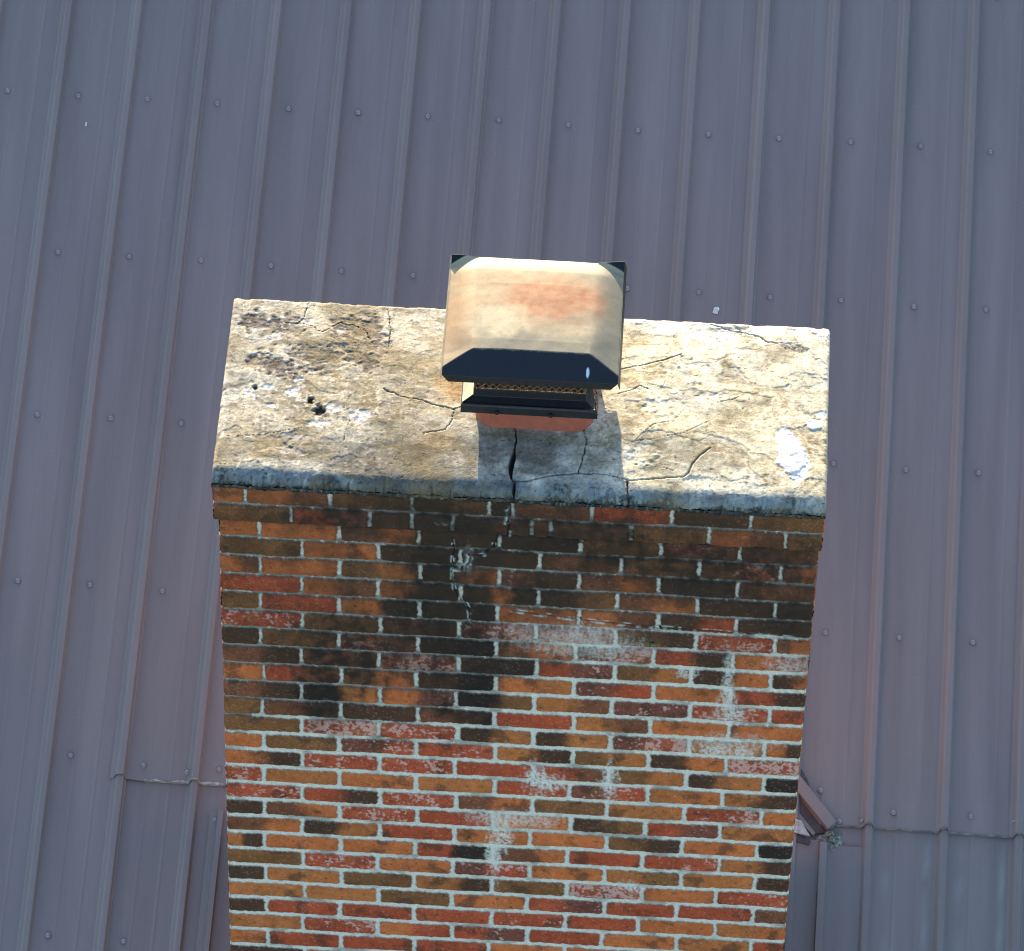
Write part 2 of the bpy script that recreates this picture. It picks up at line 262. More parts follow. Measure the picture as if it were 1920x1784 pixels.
CLEAN = 14.0
def brick_face(name, x0, x1, ztop, zbot, res, to3d, front, parent, seed=0, rows=None, corbel=False):
    nx = int((x1 - x0) / res) + 1; nz = int((ztop - zbot) / res) + 1
    X, Z = np.meshgrid(np.linspace(x0, x1, nx), np.linspace(ztop, zbot, nz), indexing='ij')
    wx = X + fbm(X, Z, 55, 3, 11 + seed) * 0.0042 + fbm(X, Z, 6, 2, 15 + seed) * 0.003
    wz = Z + fbm(X, Z, 48, 3, 21 + seed) * 0.0036 + fbm(X, Z, 4, 2, 25 + seed) * 0.004
    n = -wz / CH
    row = np.clip(np.floor(n).astype(int) + 1, 1, 200)
    t = n - (row - 1)
    clean = sstep(-1.2, 1.8, n - 12.5 + 5.0 * sstep(-0.25, 0.15, X) + fbm(X, Z, 5, 4, 31 + seed) * 4.0)   # lower down the joints are pointed white
    clean = np.clip(clean, 0, 1) if front else clean * 0.6
    col = np.zeros(X.shape + (3,)); D = np.zeros_like(X)
    bh = 0.5 * (CH - (0.0108 + 0.0052 * clean)); jw = 0.0056 + 0.0012 * clean
    spall = np.zeros_like(X); edge_r = 0.007
    broad = fbm(X, Z, 9, 4, 41 + seed); fine = fbm(X, Z, 45, 4, 51 + seed); spk = fbm(X, Z, 95, 3, 61 + seed)
    rr = random.Random(99 + seed)
    for r in range(int(row.min()), int(row.max()) + 1):
        ms = row == r
        if not ms.any(): continue
        js = [x0 - 0.005] + list(joints(r, x0, x1, front)) + [x1 + 0.005]
        codes = ROWS[r].split('|') if (front and r in ROWS) else [rr.choice(['o', 'r', 't', 'v', 'b', 'd', 'rs', 'ob', 's', 'od', 'td', 'r', 'o']) for _ in range(12)]
        xs = wx[ms]; k = np.clip(np.searchsorted(js, xs) - 1, 0, len(js) - 2)
        ja = np.array(js); a = ja[k]; b = ja[k + 1]
        hx = 0.5 * (b - a) - jw[ms] - np.where(k == 0, -0.006, 0)*0; cx = 0.5 * (a + b)
        hx = np.where((k == 0) | (k == len(js) - 2), hx + 0.002, hx)
        dz = np.abs(t[ms] - 0.5) * CH - bh[ms]
        dx = np.abs(xs - cx) - hx
        ex = np.maximum(dx + edge_r, 0); ez = np.maximum(dz + edge_r, 0)
        D[ms] = np.hypot(ex, ez) + np.minimum(np.maximum(dx, dz) + edge_r, 0) - edge_r
        cc = np.zeros((len(xs), 3)); sp = np.zeros(len(xs))
        tt = (xs - a) / (b - a) + broad[ms] * 0.25
        for i in range(len(js) - 1):
            mi = k == i
            if not mi.any(): continue
            cd = codes[i % len(codes)]
            cols = [PAL[q] * (1 + rr.uniform(-.10, .10)) for q in cd]
            if len(cols) == 1: base = np.tile(cols[0], (mi.sum(), 1))
            else:
                p = np.clip(tt[mi] * len(cols) - 0.5, 0, len(cols) - 1.001); f = np.floor(p).astype(int)
                w = sstep(0.25, 0.75, p - f)[:, None]; ca = np.array(cols)
                base = ca[f] * (1 - w) + ca[f + 1] * w
            cc[mi] = base
            spv = {'p': 1.0, 's': 0.55, 'm': 0.2}
            sp[mi] = np.max([spv.get(q, 0.0) for q in cd]) if len(cd) == 1 else np.interp(tt[mi], np.linspace(0, 1, len(cd)), [spv.get(q, 0.0) for q in cd])
        col[ms] = cc; spall[ms] = sp
    # within-brick variation: cloudy burn marks, grain, pits
    col *= (1 + broad * 0.34 + fine * 0.30)[..., None]
    burn = sstep(0.10, 0.42, fbm(X, Z, 13, 4, 71 + seed) + 0.0)
    col = mix(col, lin((70, 54, 42)), burn * 0.66)
    spot = sstep(0.24, 0.40, fbm(X, Z * 1.3, 50, 4, 73 + seed, 0.65)); col = mix(col, lin((60, 46, 38)), spot * 0.55)
    pale = sstep(0.26, 0.40, fbm(X, Z, 85, 3, 74 + seed)); lumi = col.mean(-1); col = mix(col, lin((190, 144, 112)), pale * 0.35 * sstep(0.05, 0.16, lumi))
    lt = sstep(0.16, 0.4, fbm(X, Z, 20, 3, 77 + seed))
    col = mix(col, lin((188, 124, 82)), lt * 0.30 * (1 - sstep(-.6, .1, -spall)) )
    pk = sstep(0.30 - 0.42 * 1, 0.12, spk * 1.0 + fbm(X, Z, 26, 3, 81 + seed) * 0.9 - (1 - spall) * 0.62) * (spall > 0.1)
    col = mix(col, lin((206, 168, 158)), pk * 0.85)
    fl = sstep(0.36, 0.44, fbm(X, Z, 130, 2, 85 + seed) + 0.25 * fbm(X, Z, 12, 2, 86 + seed)); col = mix(col, lin((200, 170, 158)), fl * 0.22)
    # mortar
    gl = (col * np.array([0.3, 0.55, 0.15])).sum(-1)[..., None]; col = (col * 1.06 - gl * 0.06) * 0.86
    mn = fbm(X, Z, 70, 4, 91 + seed)
    mort = np.tile(lin((200, 202, 192)), X.shape + (1,)) * (1 + mn * 0.22)[..., None]
    dirty = np.clip((1 - clean) * 0.85 + 0.6 * sstep(0.02, 0.4, fbm(X, Z, 9, 4, 95 + seed)), 0, 1)
    isbed = sstep(0.30, 0.42, np.abs(t - 0.5))
    dirty = dirty * (0.08 + 0.92 * isbed)
    dirty = np.clip(dirty - 0.6 * sstep(0.25, 0.45, mn) , 0, 1)
    mort = mix(mort, lin((66, 68, 68)), dirty * 0.80)
    wob = D + fbm(X, Z, 120, 2, 97 + seed) * 0.0022
    isb = 1 - sstep(-0.0012, 0.0014, wob)
    rim = np.exp(-((wob - 0.0006) / 0.0016) ** 2)
    out = mix(mort, 0, isb * 0) * (1 - isb[..., None]) + col * isb[..., None]
    out = out * (1 - 0.62 * rim[..., None] * (0.45 + 0.55 * sstep(-.2, .3, fine))[..., None])
    h = (1 - sstep(-0.0035, 0.0012, wob)) * (0.0070 - 0.0025 * clean) + mn * 0.0009 * (1 - isb) + isb * (fine * 0.0012 + broad * 0.0008) - pk * 0.001
    if front:
        # lime bloom and drips
        for i, e in enumerate(FT['FW']):
            bl = blob(X, Z, e, fbm(X * 1.5, Z * 0.55, 50, 4, 200 + i) * 1.2 + fbm(X, Z, 90, 3, 260 + i) * 0.5, 0.85 if e[2] > 0.05 else 0.6) * (0.7 if e[2] > 0.05 else 1.0)
            bl = bl * sstep(-0.35, 0.25, fbm(X, Z, 110, 3, 230 + i) + 0.1)
            out = mix(out, lin((204, 208, 200)), bl * 0.85); h = h + bl * 0.0012
        # soot and algae streaks
        so = np.zeros_like(X)
        w = fbm(X * 2.2, Z * 0.35, 12, 5, 301, 0.6) * 0.7
        FS = FT['FS'] + [[-0.19, -0.20, .11, .17], [-0.18, -0.38, .085, .42], [-0.11, -0.45, .05, .28], [-0.20, -0.50, .05, .22], [-0.07, -0.66, .04, .20], [-0.42, -0.62, .16, .16], [0.1, -0.12, .3, .09], [0.5, -0.22, .3, .12], [-0.45, -0.1, .12, .06]]
        for e in FS: so = np.maximum(so, blob(X, Z, e, w, 0.6))
        so = so * (0.55 + 0.45 * sstep(-0.3, 0.3, fbm(X, Z, 30, 3, 305)))
        so = so * (1 - 0.75 * (1 - isb) * (1 - isbed) * (n > 2.4)) * (1 - 0.6 * (1 - isb) * sstep(5, 8, n))
        out = mix(out, lin((26, 24, 21)), so * 0.92)
        top = (0.72 + 0.28 * np.maximum(sstep(-.5, -.2, X), sstep(7, 9, n))) * (1 - sstep(3.5, 13.5, n + fbm(X, Z, 5, 3, 311) * 4)) * isb
        out = mix(out, lin((54, 42, 31)), top * (1 - 0.3 * sstep(0, 0.3, X)) * (0.42 + 0.42 * sstep(-0.2, 0.25, fbm(X, Z, 10, 4, 313))))
        for pts, wd in FT['FC'] + [(FT['COR'], .0045)]:
            dd = poly_dist(X + fbm(X, Z, 60, 3, 321) * 0.004, Z, pts)
            cr = 1 - sstep(wd * 0.25, wd * 0.8, dd)
            out = mix(out, lin((22, 22, 22)), cr * 0.85); h = h - cr * 0.006
            lip = np.exp(-((dd - wd * 1.5) / (wd * 0.9)) ** 2) * sstep(0.0, 0.3, fbm(X, Z, 35, 3, 325))
            out = mix(out, lin((185, 200, 198)), lip * 0.7)
    if corbel:
        # below the cement the corbel's own edge is chipped
        h = h - 0.004 * sstep(0.1, 0.5, fbm(X, Z, 14, 3, 401)) * sstep(-zbot - 0.02, -zbot, -Z)
    P = to3d(X, Z, h)
    return grid_mesh(name, P, np.clip(out, 0.004, 0.8), M_brick, parent)

def st(*a): return np.stack(a, -1)
zero = lambda X: np.zeros_like(X)
def join_faces(objs, name):
    # numpy join of the meshes of one part into one mesh object
    base = 0; vs = []; ls = []; cs = []; nl = 0
    for o in objs:
        me = o.data; nv = len(me.vertices); a = np.empty(nv * 3, np.float32); me.vertices.foreach_get('co', a); vs.append(a)
        b = np.empty(len(me.loops), np.int32); me.loops.foreach_get('vertex_index', b); ls.append(b + base); base += nv
        c = np.empty(nv * 4, np.float32); me.color_attributes['Col'].data.foreach_get('color', c); cs.append(c)
    me = bpy.data.meshes.new(name); L = np.concatenate(ls); V = np.concatenate(vs)
    me.vertices.add(base); me.loops.add(len(L)); me.polygons.add(len(L) // 4)
    me.vertices.foreach_set('co', V); me.loops.foreach_set('vertex_index', L)
    me.polygons.foreach_set('loop_start', (np.arange(len(L) // 4) * 4).astype(np.int32)); me.update(calc_edges=True)
    me.polygons.foreach_set('use_smooth', np.full(len(L) // 4, True))
    at = me.color_attributes.new('Col', 'FLOAT_COLOR', 'POINT'); at.data.foreach_set('color', np.concatenate(cs))
    mat = objs[0].data.materials[0]; par = objs[0].parent
    for o in objs: bpy.data.objects.remove(o)
    o = link(name, me, mat, par); return P0(o)

def shaft():
    zt = -2 * CH + 0.006; zb = -2.05
    f = []
    R = 0.004
    def ein(X, lo, hi):  # rounded arris towards the ends of a face
        d = np.minimum(X - lo, hi - X); return -R * 1.0 * (1 - sstep(0, 0.007, d))
    f.append(brick_face('f', -HW, HW, zt, zb, 0.0023, lambda X, Z, h: st(X, -h - ein(X, -HW, HW), Z), True, chimney))
    f.append(brick_face('f', -HW, HW, zb, -3.2, 0.012, lambda X, Z, h: st(X, -h, Z), False, chimney, 9))
    f.append(brick_face('r', 0, DEPTH, zt, -3.2, 0.006, lambda X, Z, h: st(HW - 0.004 + h, X, Z), False, chimney, 3))
    f.append(brick_face('l', 0, DEPTH, zt, -3.2, 0.006, lambda X, Z, h: st(-HW + 0.004 - h, X, Z)[::-1], False, chimney, 5))
    f.append(brick_face('b', -HW, HW, zt, -3.2, 0.012, lambda X, Z, h: st(X, DEPTH + h, Z)[::-1], False, chimney, 7))
    return join_faces(f, 'brick_shaft')
shaft()
def corbel():
    zt, zb = 0.012, -0.129; c = 0.011; f = []; x0, x1 = -0.769, 0.764; y0, y1 = -0.019, DEPTH + 0.015
    f.append(brick_face('f', x0, x1, zt, zb, 0.0023, lambda X, Z, h: st(X, y0 - h + 0.004, Z), True, chimney, 0, corbel=True))
    f.append(brick_face('r', y0, y1, zt, zb, 0.005, lambda X, Z, h: st(x1 - 0.004 + h, X, Z), False, chimney, 13))
    f.append(brick_face('l', y0, y1, zt, zb, 0.005, lambda X, Z, h: st(x0 + 0.004 - h, X, Z)[::-1], False, chimney, 15))
    f.append(brick_face('b', x0, x1, zt, zb, 0.008, lambda X, Z, h: st(X, y1 + h - 0.004, Z)[::-1], False, chimney, 17))
    X, Y = np.meshgrid(np.linspace(x0 + .001, x1 - .001, 60), np.linspace(y0 + .001, y1 - .001, 30), indexing='ij')
    g = grid_mesh('u', st(X, Y, zb + 0 * X)[::-1], np.tile(lin((80, 66, 50)), X.shape + (1,)), M_brick, chimney); f.append(g)
    return join_faces(f, 'brick_corbel')
corbel()

# small weed rooted in a joint
def weed():
    V = []; F = []
    for i in range(9):
        a = rnd.uniform(0, 6.28); L = rnd.uniform(.008, .018); w = .0035
        b = len(V); dx, dz = math.cos(a) * .5, math.sin(a); o = Vector((0.3515, -0.004, -0.515))
        d = Vector((dx, -0.6, dz)).normalized(); s = d.cross(Vector((0, 0.3, 1))).normalized() * w
        V += [o, o + d * L * .5 + s, o + d * L, o + d * L * .5 - s]; F += [(b, b+1, b+2, b+3)]
    o = mesh('weed', V, F, M_leaf); return o
w = weed(); w['label'] = 'tiny green weed sprouting from a mortar joint of the brick chimney'; w['category'] = 'weed'

# ------------------------------------------------------------------ crown (cement wash)
def crown():
    W0, W1, B0, B1 = -0.772, 0.767, -0.026, 0.612; res = 0.0024; SK = 0.055
    nx = int((W1 - W0 + 2 * SK) / res); ny = int((B1 - B0 + 2 * SK) / res)
    A, B = np.meshgrid(np.linspace(W0 - SK, W1 + SK, nx), np.linspace(B0 - SK, B1 + SK, ny), indexing='ij')
    X = np.clip(A, W0, W1); Y = np.clip(B, B0, B1)
    drop = np.maximum(np.abs(A - X), np.abs(B - Y))
    dl = X - W0; dr = W1 - X; df = Y - B0; db = B1 - Y
    n1 = fbm(X, Y, 3.5, 4, 501); n2 = fbm(X, Y, 14, 4, 502); n3 = fbm(X, Y, 60, 4, 503); n4 = fbm(X * 0.6, Y * 1.6, 45, 4, 504)
    n1d = n1
    # gentle slope up to the flue
    e = np.minimum(np.minimum(dl, dr) * 0.55, np.minimum(df, db))
    z = 0.044 + 0.013 * sstep(0, 0.26, e)
    fl = np.maximum(np.maximum(np.abs(X - 0.024) - 0.15, np.abs(Y - 0.315) - 0.15), 0)
    
    z += n1 * 0.0055 + n2 * 0.0022
    roughz = np.zeros_like(X)
    dark = np.zeros_like(X)
    for i, q in enumerate(FT['CD']): dark = np.maximum(dark, blob(X, Y, [q[0], q[1], q[2] * (1.05 if q[0] < 0 else 0.7), q[3] * (1.5 if q[0] < 0 else 0.8)], n2 * 1.3 + n3 * 0.9, 0.35))
    left = 1 - sstep(-0.45, -0.15, X + n1 * 0.3)
    roughz = np.clip(0.30 + 0.45 * dark + 0.35 * left, 0, 1.3)
    ridged = 1 - np.abs(n4) * 3
    z += (n3 * 0.0013 + ridged * 0.0006) * roughz
    z -= dark * 0.0018
    # peeling skim coat on the right: terraces with ragged edges
    ter = fbm(X * 0.8, Y * 1.3, 9, 4, 511)
    lay = sstep(0.02, 0.035, ter) * sstep(-0.05, 0.15, X) + 0.7 * sstep(-0.13, -0.12, fbm(X, Y, 7, 4, 515)) * sstep(0.1, 0.3, X)
    z += lay * 0.0010
    edge_l = (np.exp(-((ter - 0.0275) / 0.010) ** 2) + np.exp(-((fbm(X, Y, 7, 4, 515) + 0.125) / 0.008) ** 2)) * sstep(0.1, 0.25, X) * sstep(-0.15, 0.1, n2)
    plate = sstep(0.03, 0.036, fbm(X, Y, 8, 3, 517)) * (1 - sstep(-0.35, -0.1, X)); z += plate * 0.0009
    # colour
    nb = fbm(X, Y, 5, 5, 521)
    col = np.tile(lin((188, 186, 174)), X.shape + (1,))
    cream = np.clip(sstep(-0.1, 0.5, X * 0.8 + n2 * 0.8 + nb * 0.6), 0, 1)
    col = mix(col, lin((226, 224, 208)), cream * 0.8)
    ol = np.zeros_like(X)
    for q in FT['CO']: ol = np.maximum(ol, blob(X, Y, q, n2 * 1.1 + n3 * 0.7, 0.6))
    ring = blob(X, Y, (0.70, 0.13, 0.10, 0.13), n2 * 0.8 + n3 * 0.4, 0.5); ol = np.maximum(ol, ring)
    ol = np.clip(ol * 0.95 + 0.75 * sstep(0.0, 0.35, nb + n3 * 0.35), 0, 1)
    olc = ol * (0.35 + 0.65 * sstep(-0.25, 0.2, n3 + n2 * 0.3))
    col = mix(col, lin((150, 136, 102)), olc * 0.95)
    gre = sstep(0.05, 0.35, fbm(X, Y, 11, 5, 531)) * left
    col = mix(col, lin((150, 146, 138)), gre * 0.6)
    col = mix(col, lin((104, 98, 98)), dark * (0.6 + 0.5 * sstep(-0.1, 0.25, n4)) )
    wh = sstep(0.20, 0.30, n3 + 0.4 * fbm(X, Y, 18, 3, 541)) * (0.25 + 0.75 * left)
    col = mix(col, lin((216, 214, 206)), wh * 0.75)
    for i, q in enumerate(FT['CW']):
        b = blob(X, Y, q, (n2 * 1.2 + n3 * 1.2 + 0.12) if not 16 <= i <= 20 else (n2 * 0.7 + n3 * 0.4 - 0.25), 0.14)
        col = mix(col, lin((226, 226, 224) if i < 15 or 16 <= i <= 20 else (228, 224, 206)), b * 0.85 if not 16 <= i <= 20 else b); z -= b * (0.0012 - 0.004 * (i == 17 or i == 19))
    for q in FT['CY']:  # warm light thrown by the cap metal, put into the cement colour
        col = mix(col, lin((190, 150, 88)), blob(X, Y, q, n2 * 0.8, 0.8) * 0.6)
    col = mix(col, lin((214, 208, 186)), lay * sstep(0.0, 0.2, X) * 0.55); col = mix(col, lin((96, 86, 66)), np.clip(edge_l, 0, 1) * 0.55)
    pl = fbm(X, Y, 8, 3, 517); pe = np.exp(-((pl - 0.033) / 0.008) ** 2) * left; col = mix(col, lin((92, 86, 74)), pe * 0.45); col = mix(col, lin((206, 200, 182)), plate * sstep(-0.3, 0.2, n3) * 0.45)
    # back edge: its sunlit white is put into the colour
    col = mix(col, lin((236, 232, 220)), (1 - sstep(0.0, 0.10, db + n2 * 0.05)) * sstep(-0.35, 0.1, X) * 0.85)
    # front rim's blue shade put into the colour, with dirt and fine dark pocks
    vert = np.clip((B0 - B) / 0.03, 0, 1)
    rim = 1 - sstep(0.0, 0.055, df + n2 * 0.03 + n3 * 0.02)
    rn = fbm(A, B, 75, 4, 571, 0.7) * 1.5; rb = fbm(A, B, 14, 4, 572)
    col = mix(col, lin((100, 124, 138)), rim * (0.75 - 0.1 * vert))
    grime_shade = sstep(-0.35, 0.25, rn * 0.9 + rb + vert * 1.5 - 0.40 - 7 * df)
    col = mix(col, lin((48, 62, 66)), np.clip(grime_shade, 0, 1) * 0.9 * (df < 0.03))
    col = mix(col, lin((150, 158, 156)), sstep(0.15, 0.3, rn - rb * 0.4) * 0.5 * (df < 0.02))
    sm = blob(X, Y, (-0.28, 0.02, 0.22, 0.10), n2 * 0.9 + n3 * 0.6, 0.8)
    col = mix(col, lin((100, 96, 86)), sm * 0.6)
    col = mix(col, lin((112, 112, 106)), blob(X, Y, (0.024, 0.11, 0.16, 0.06), n2 * 0.6 + n3 * 0.5, 0.7) * 0.6)  # patch before the flue deepens the cap's shadow in the colour
    bl2 = sstep(0.02, 0.3, fbm(X, Y, 3.2, 5, 525)) * (1 - 0.5 * cream); col = mix(col, lin((140, 130, 104)), bl2 * 0.7)
    fa = fbm(A, B, 110, 3, 561); fb = fbm(A, B, 34, 4, 562); fc = fbm(A * 0.5, B * 1.4, 26, 4, 563)
    col = col * (1 + fa * 0.36 + fb * 0.36)[..., None]
    col = mix(col, lin((122, 112, 90)), sstep(0.10, 0.34, fc) * 0.55 * (1 - 0.5 * cream))
    col = mix(col, lin((96, 94, 92)), sstep(0.16, 0.3, fb + 0.5 * fa) * 0.45 * left)
    pk = sstep(0.30, 0.42, fbm(X * 0.7, Y * 1.3, 95, 4, 551, 0.7) + dark * 0.12 + left * 0.04)
    col = mix(col, lin((58, 54, 50)), pk * 0.8); z -= pk * 0.0004
    for q in FT['CP'][:2] + FT['CP'][4:]:
        b = blob(X, Y, q, n3 * 1.2 + fa * 0.4, 0.25); z -= b * 0.007; col = mix(col, lin((40, 32, 30)), b * 0.9)
    for k, (pts, wd, dp) in enumerate(FT['CR']):
        wr = fbm(X, Y, 35, 4, 560 + k) * (0.004 if k < 3 else 0.008)
        dd = poly_dist(X + wr, Y + wr * 0.7, pts)
        w = wd * (0.75 + 1.2 * np.clip(fbm(X, Y, 9, 2, 580 + k) + .2, 0, 1))
        if k == 0: w = w * (1 + 2.2 * np.exp(-((Y - 0.055) / 0.03) ** 2)) * (0.5 + 0.5 * (Y < 0.1))
        if k in (6, 14, 15, 16, 11, 12): w = w * 0.6; dp = dp * 0.5
        if k == 13: w = w * 0.5
        c = 1 - sstep(w * 0.25, w * 0.75, dd)
        z -= c * dp; col = mix(col, lin((44, 42, 40)), c * 0.8)
        z += 0.0006 * sstep(0.014, 0.0, dd) * (1 - c)
    for q in FT['CW'][16:21]: col = mix(col, (0.70, 0.72, 0.76) + 0 * X[..., None] + 0.14 * n3[..., None], blob(X, Y, q, n2 * 0.7 + n3 * 0.4 - 0.2, 0.12) * (0.75 + 0.25 * sstep(-.2, .2, n3)))
    # worn outline: rounded front nosing, nibbled arrises
    chipn = fbm(X + Y, X - Y, 18, 4, 591)
    rf = 0.034 + n2 * 0.018 + n1 * 0.010; rs = 0.010 + 0.006 * np.clip(chipn * 3, 0, 1)
    def rnd_drop(d, r): u = np.clip(1 - d / r, 0, 1); return r * (1 - np.sqrt(1 - u * u * 0.98))
    z -= rnd_drop(df, rf) * 0.62 + rnd_drop(db, rs) + rnd_drop(dl, rs) + rnd_drop(dr, rs)
    floor_z = 0.008
    zz = np.maximum(z - drop * 1.4, floor_z - 0.012 * (drop > SK * 0.8))
    side = np.clip(drop / 0.012, 0, 1)
    jag = chipn * 0.006 + n3 * 0.003
    PX = X + np.where(A < W0, -jag, 0) * side + np.where(A > W1, jag, 0) * side
    jf = fbm(A, B, 30, 4, 595) * 0.008 + fbm(A, B, 90, 3, 596) * 0.005
    PY = Y + np.where(B < B0, jf, 0) * side + np.where(B > B1, jag, 0) * side
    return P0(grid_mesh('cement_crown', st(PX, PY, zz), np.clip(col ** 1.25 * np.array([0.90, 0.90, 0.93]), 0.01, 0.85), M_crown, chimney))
crown()

# clay flue liner
def flue():
    V = []; F = []; cx, cy = 0.024, 0.315
    def ring(hw, r, z, n=6):
        s = len(V)
        for qx, qy, a0 in ((1, 1, 0), (-1, 1, 90), (-1, -1, 180), (1, -1, 270)):
            for i in range(n + 1):
                a = math.radians(a0 + 90 * i / n)
                V.append((cx + qx * (hw - r) + r * math.cos(a), cy + (qy * (hw - r) + r * math.sin(a)) * 0.93, z))
        return s, 4 * (n + 1)
    cyf = 0
    rs = [ring(0.150, 0.055, -0.02), ring(0.150, 0.055, 0.150), ring(0.146, 0.052, 0.155), ring(0.130, 0.04, 0.155), ring(0.128, 0.04, 0.15), ring(0.128, 0.04, -0.6)]
    for (a, n), (b, _) in zip(rs[:-1], rs[1:]):
        for i in range(n): j = (i + 1) % n; F.append((a + i, a + j, b + j, b + i))
    F.append(tuple(rs[-1][0] + i for i in range(rs[-1][1])))
    o = mesh('clay_flue', V, F, M_clay, chimney, False); o.data.materials.append(M_flue_in)
    for p in o.data.polygons:
        if p.index >= 3 * rs[0][1]: p.material_index = 1
    return P0(o)
flue()

# ------------------------------------------------------------------ chimney cap
CX, CY = 0.012, 0.325
def C0(o): return o  # pieces of the cap hang under the cap part, which shares the chimney's origin shift
cap = None
def lid():
    hx, y0, y1 = 0.219, 0.132, 0.534; H = 0.311; n = 230
    A, B = np.meshgrid(np.linspace(-hx, hx, n), np.linspace(y0, y1, n), indexing='ij')
    # denser sampling near the front fold
    B = y0 + (y1 - y0) * ((B - y0) / (y1 - y0)) ** 1.15
    dx = hx - np.abs(A); df = B - y0; db = y1 - B
    nz = fbm(A, B, 8, 3, 601) * 0.002
    front = np.maximum(0.066 - df, 0) / 0.066
    side = np.maximum(0.075 - dx, 0) / 0.075
    back = np.maximum(0.05 - db, 0) / 0.05
    ds = 0.024 * side ** (1.1 + 0.7 * sstep(0.06, 0.16, df)); dfr = 0.034 * front; dbk = 0.006 * back ** 1.4
    kk = 0.0003; drop = np.maximum(dfr, ds) + kk * np.exp(-np.abs(dfr - ds) / kk / 1.5) + dbk
    Zt = H - drop + nz * (1 - np.clip(front * 3, 0, 1)) + 0.006 * np.clip(1 - (A / 0.2) ** 2, 0, 1) * np.clip(df / 0.1, 0, 1) * np.clip(db / 0.1, 0, 1)
    # bent-up rear corners
    for sx in (-1, 1):
        c = np.clip(1 - ((hx - sx * A) / 0.075 + db / 0.030), 0, 1); Zt += c ** 1.4 * (0.034 if sx > 0 else 0.028)
    X = A + CX; Y = B
    onflap = sstep(0.0, 0.06, front) * (dfr >= ds - 0.0008)
    n2 = fbm(A, B, 16, 4, 611); n3 = fbm(A, B, 55, 4, 612)
    col = np.tile(lin((178, 168, 146)), A.shape + (1,))
    col = mix(col, lin((142, 142, 132)), sstep(0.0, 0.04, 0.275 - B + n2 * 0.04) * 0.85)
    col = mix(col, lin((146, 146, 134)), sstep(0.13, 0.17, A + n2 * 0.03) * 0.7)
    rust = blob(A, B, (0.045, 0.385, 0.12, 0.075), n2 * 0.4 + n3 * 0.35, 0.4)
    rust2 = blob(A, B, (-0.02, 0.40, 0.16, 0.10), n2 * 0.45 + n3 * 0.3, 0.6)
    col = mix(col, lin((205, 165, 128)), rust2 * 0.6); col = mix(col, lin((190, 112, 72)), rust * (0.65 + 0.3 * sstep(-0.2, 0.3, n3)))
    lf = blob(A, B, (-0.20, 0.33, 0.05, 0.17), n2 * 0.5 + n3 * 0.2, 0.8); col = mix(col, lin((196, 142, 92)), lf * 0.5)
    col = mix(col, lin((215, 206, 178)), blob(A, B, (-0.09, 0.30, 0.06, 0.05), n2 + n3 * 0.5, 0.6) * 0.7)
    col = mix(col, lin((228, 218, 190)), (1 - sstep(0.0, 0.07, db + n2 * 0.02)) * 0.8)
    paint_shade = lin((16, 27, 40))  # dark flap paint with the flap's shade put into the same colour
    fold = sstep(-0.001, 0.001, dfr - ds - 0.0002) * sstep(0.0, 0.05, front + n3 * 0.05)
    col = mix(col, paint_shade, fold * 0.97)
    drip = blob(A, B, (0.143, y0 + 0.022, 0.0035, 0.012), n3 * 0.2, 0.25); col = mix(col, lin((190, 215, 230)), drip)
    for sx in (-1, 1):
        c = np.clip(1 - ((hx - sx * A) / (0.05 if sx > 0 else 0.038) + db / 0.018), 0, 1); col = mix(col, paint_shade * 1.5, sstep(0.0, 0.06, c))
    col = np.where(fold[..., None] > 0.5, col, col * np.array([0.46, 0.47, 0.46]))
    # border skirt, folded down all round
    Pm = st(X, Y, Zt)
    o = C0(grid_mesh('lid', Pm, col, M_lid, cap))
    sm = o.modifiers.new('thickness', 'SOLIDIFY'); sm.thickness = 0.0012; sm.offset = -1
    # lips
    def lip(idx, name, out, dz, inset0, inset1):
        pts = Pm[idx]
        V = []; F = []
        m = len(pts)
        for k, f in ((0, 0.0), (1, 1.0)):
            for i, q in enumerate(pts):
                t = i / (m - 1); ins = f * (inset0 * max(0, 1 - t * 12) - inset1 * max(0, 1 - (1 - t) * 12))
                V.append((q[0] + out[0] * f + (ins if abs(out[1]) > 0 else 0), q[1] + out[1] * f + (ins if abs(out[0]) > 0 else 0), q[2] - dz * f))
        for i in range(m - 1): F.append((i, i + 1, m + i + 1, m + i))
        l = C0(mesh(name, V, F, M_black, cap)); s2 = l.modifiers.new('thickness', 'SOLIDIFY'); s2.thickness = 0.001; s2.offset = 0
        return l
    a = (slice(None), 0); b = (slice(None), -1); c = (0, slice(None)); d = (-1, slice(None))
    lip(a, 'lip', (0, -0.0015), 0.020, 0.016, 0.016)
    lip(b, 'lip', (0, 0.001), 0.018, 0.0, 0.0)
    l = lip(c, 'lip', (-0.004, 0), 0.009, 0, 0); l.data.materials.clear(); l.data.materials.append(M_tray)  # left lip gets the paler metal to look sunlit
    lip(d, 'lip', (0.006, 0), 0.020, 0, 0)
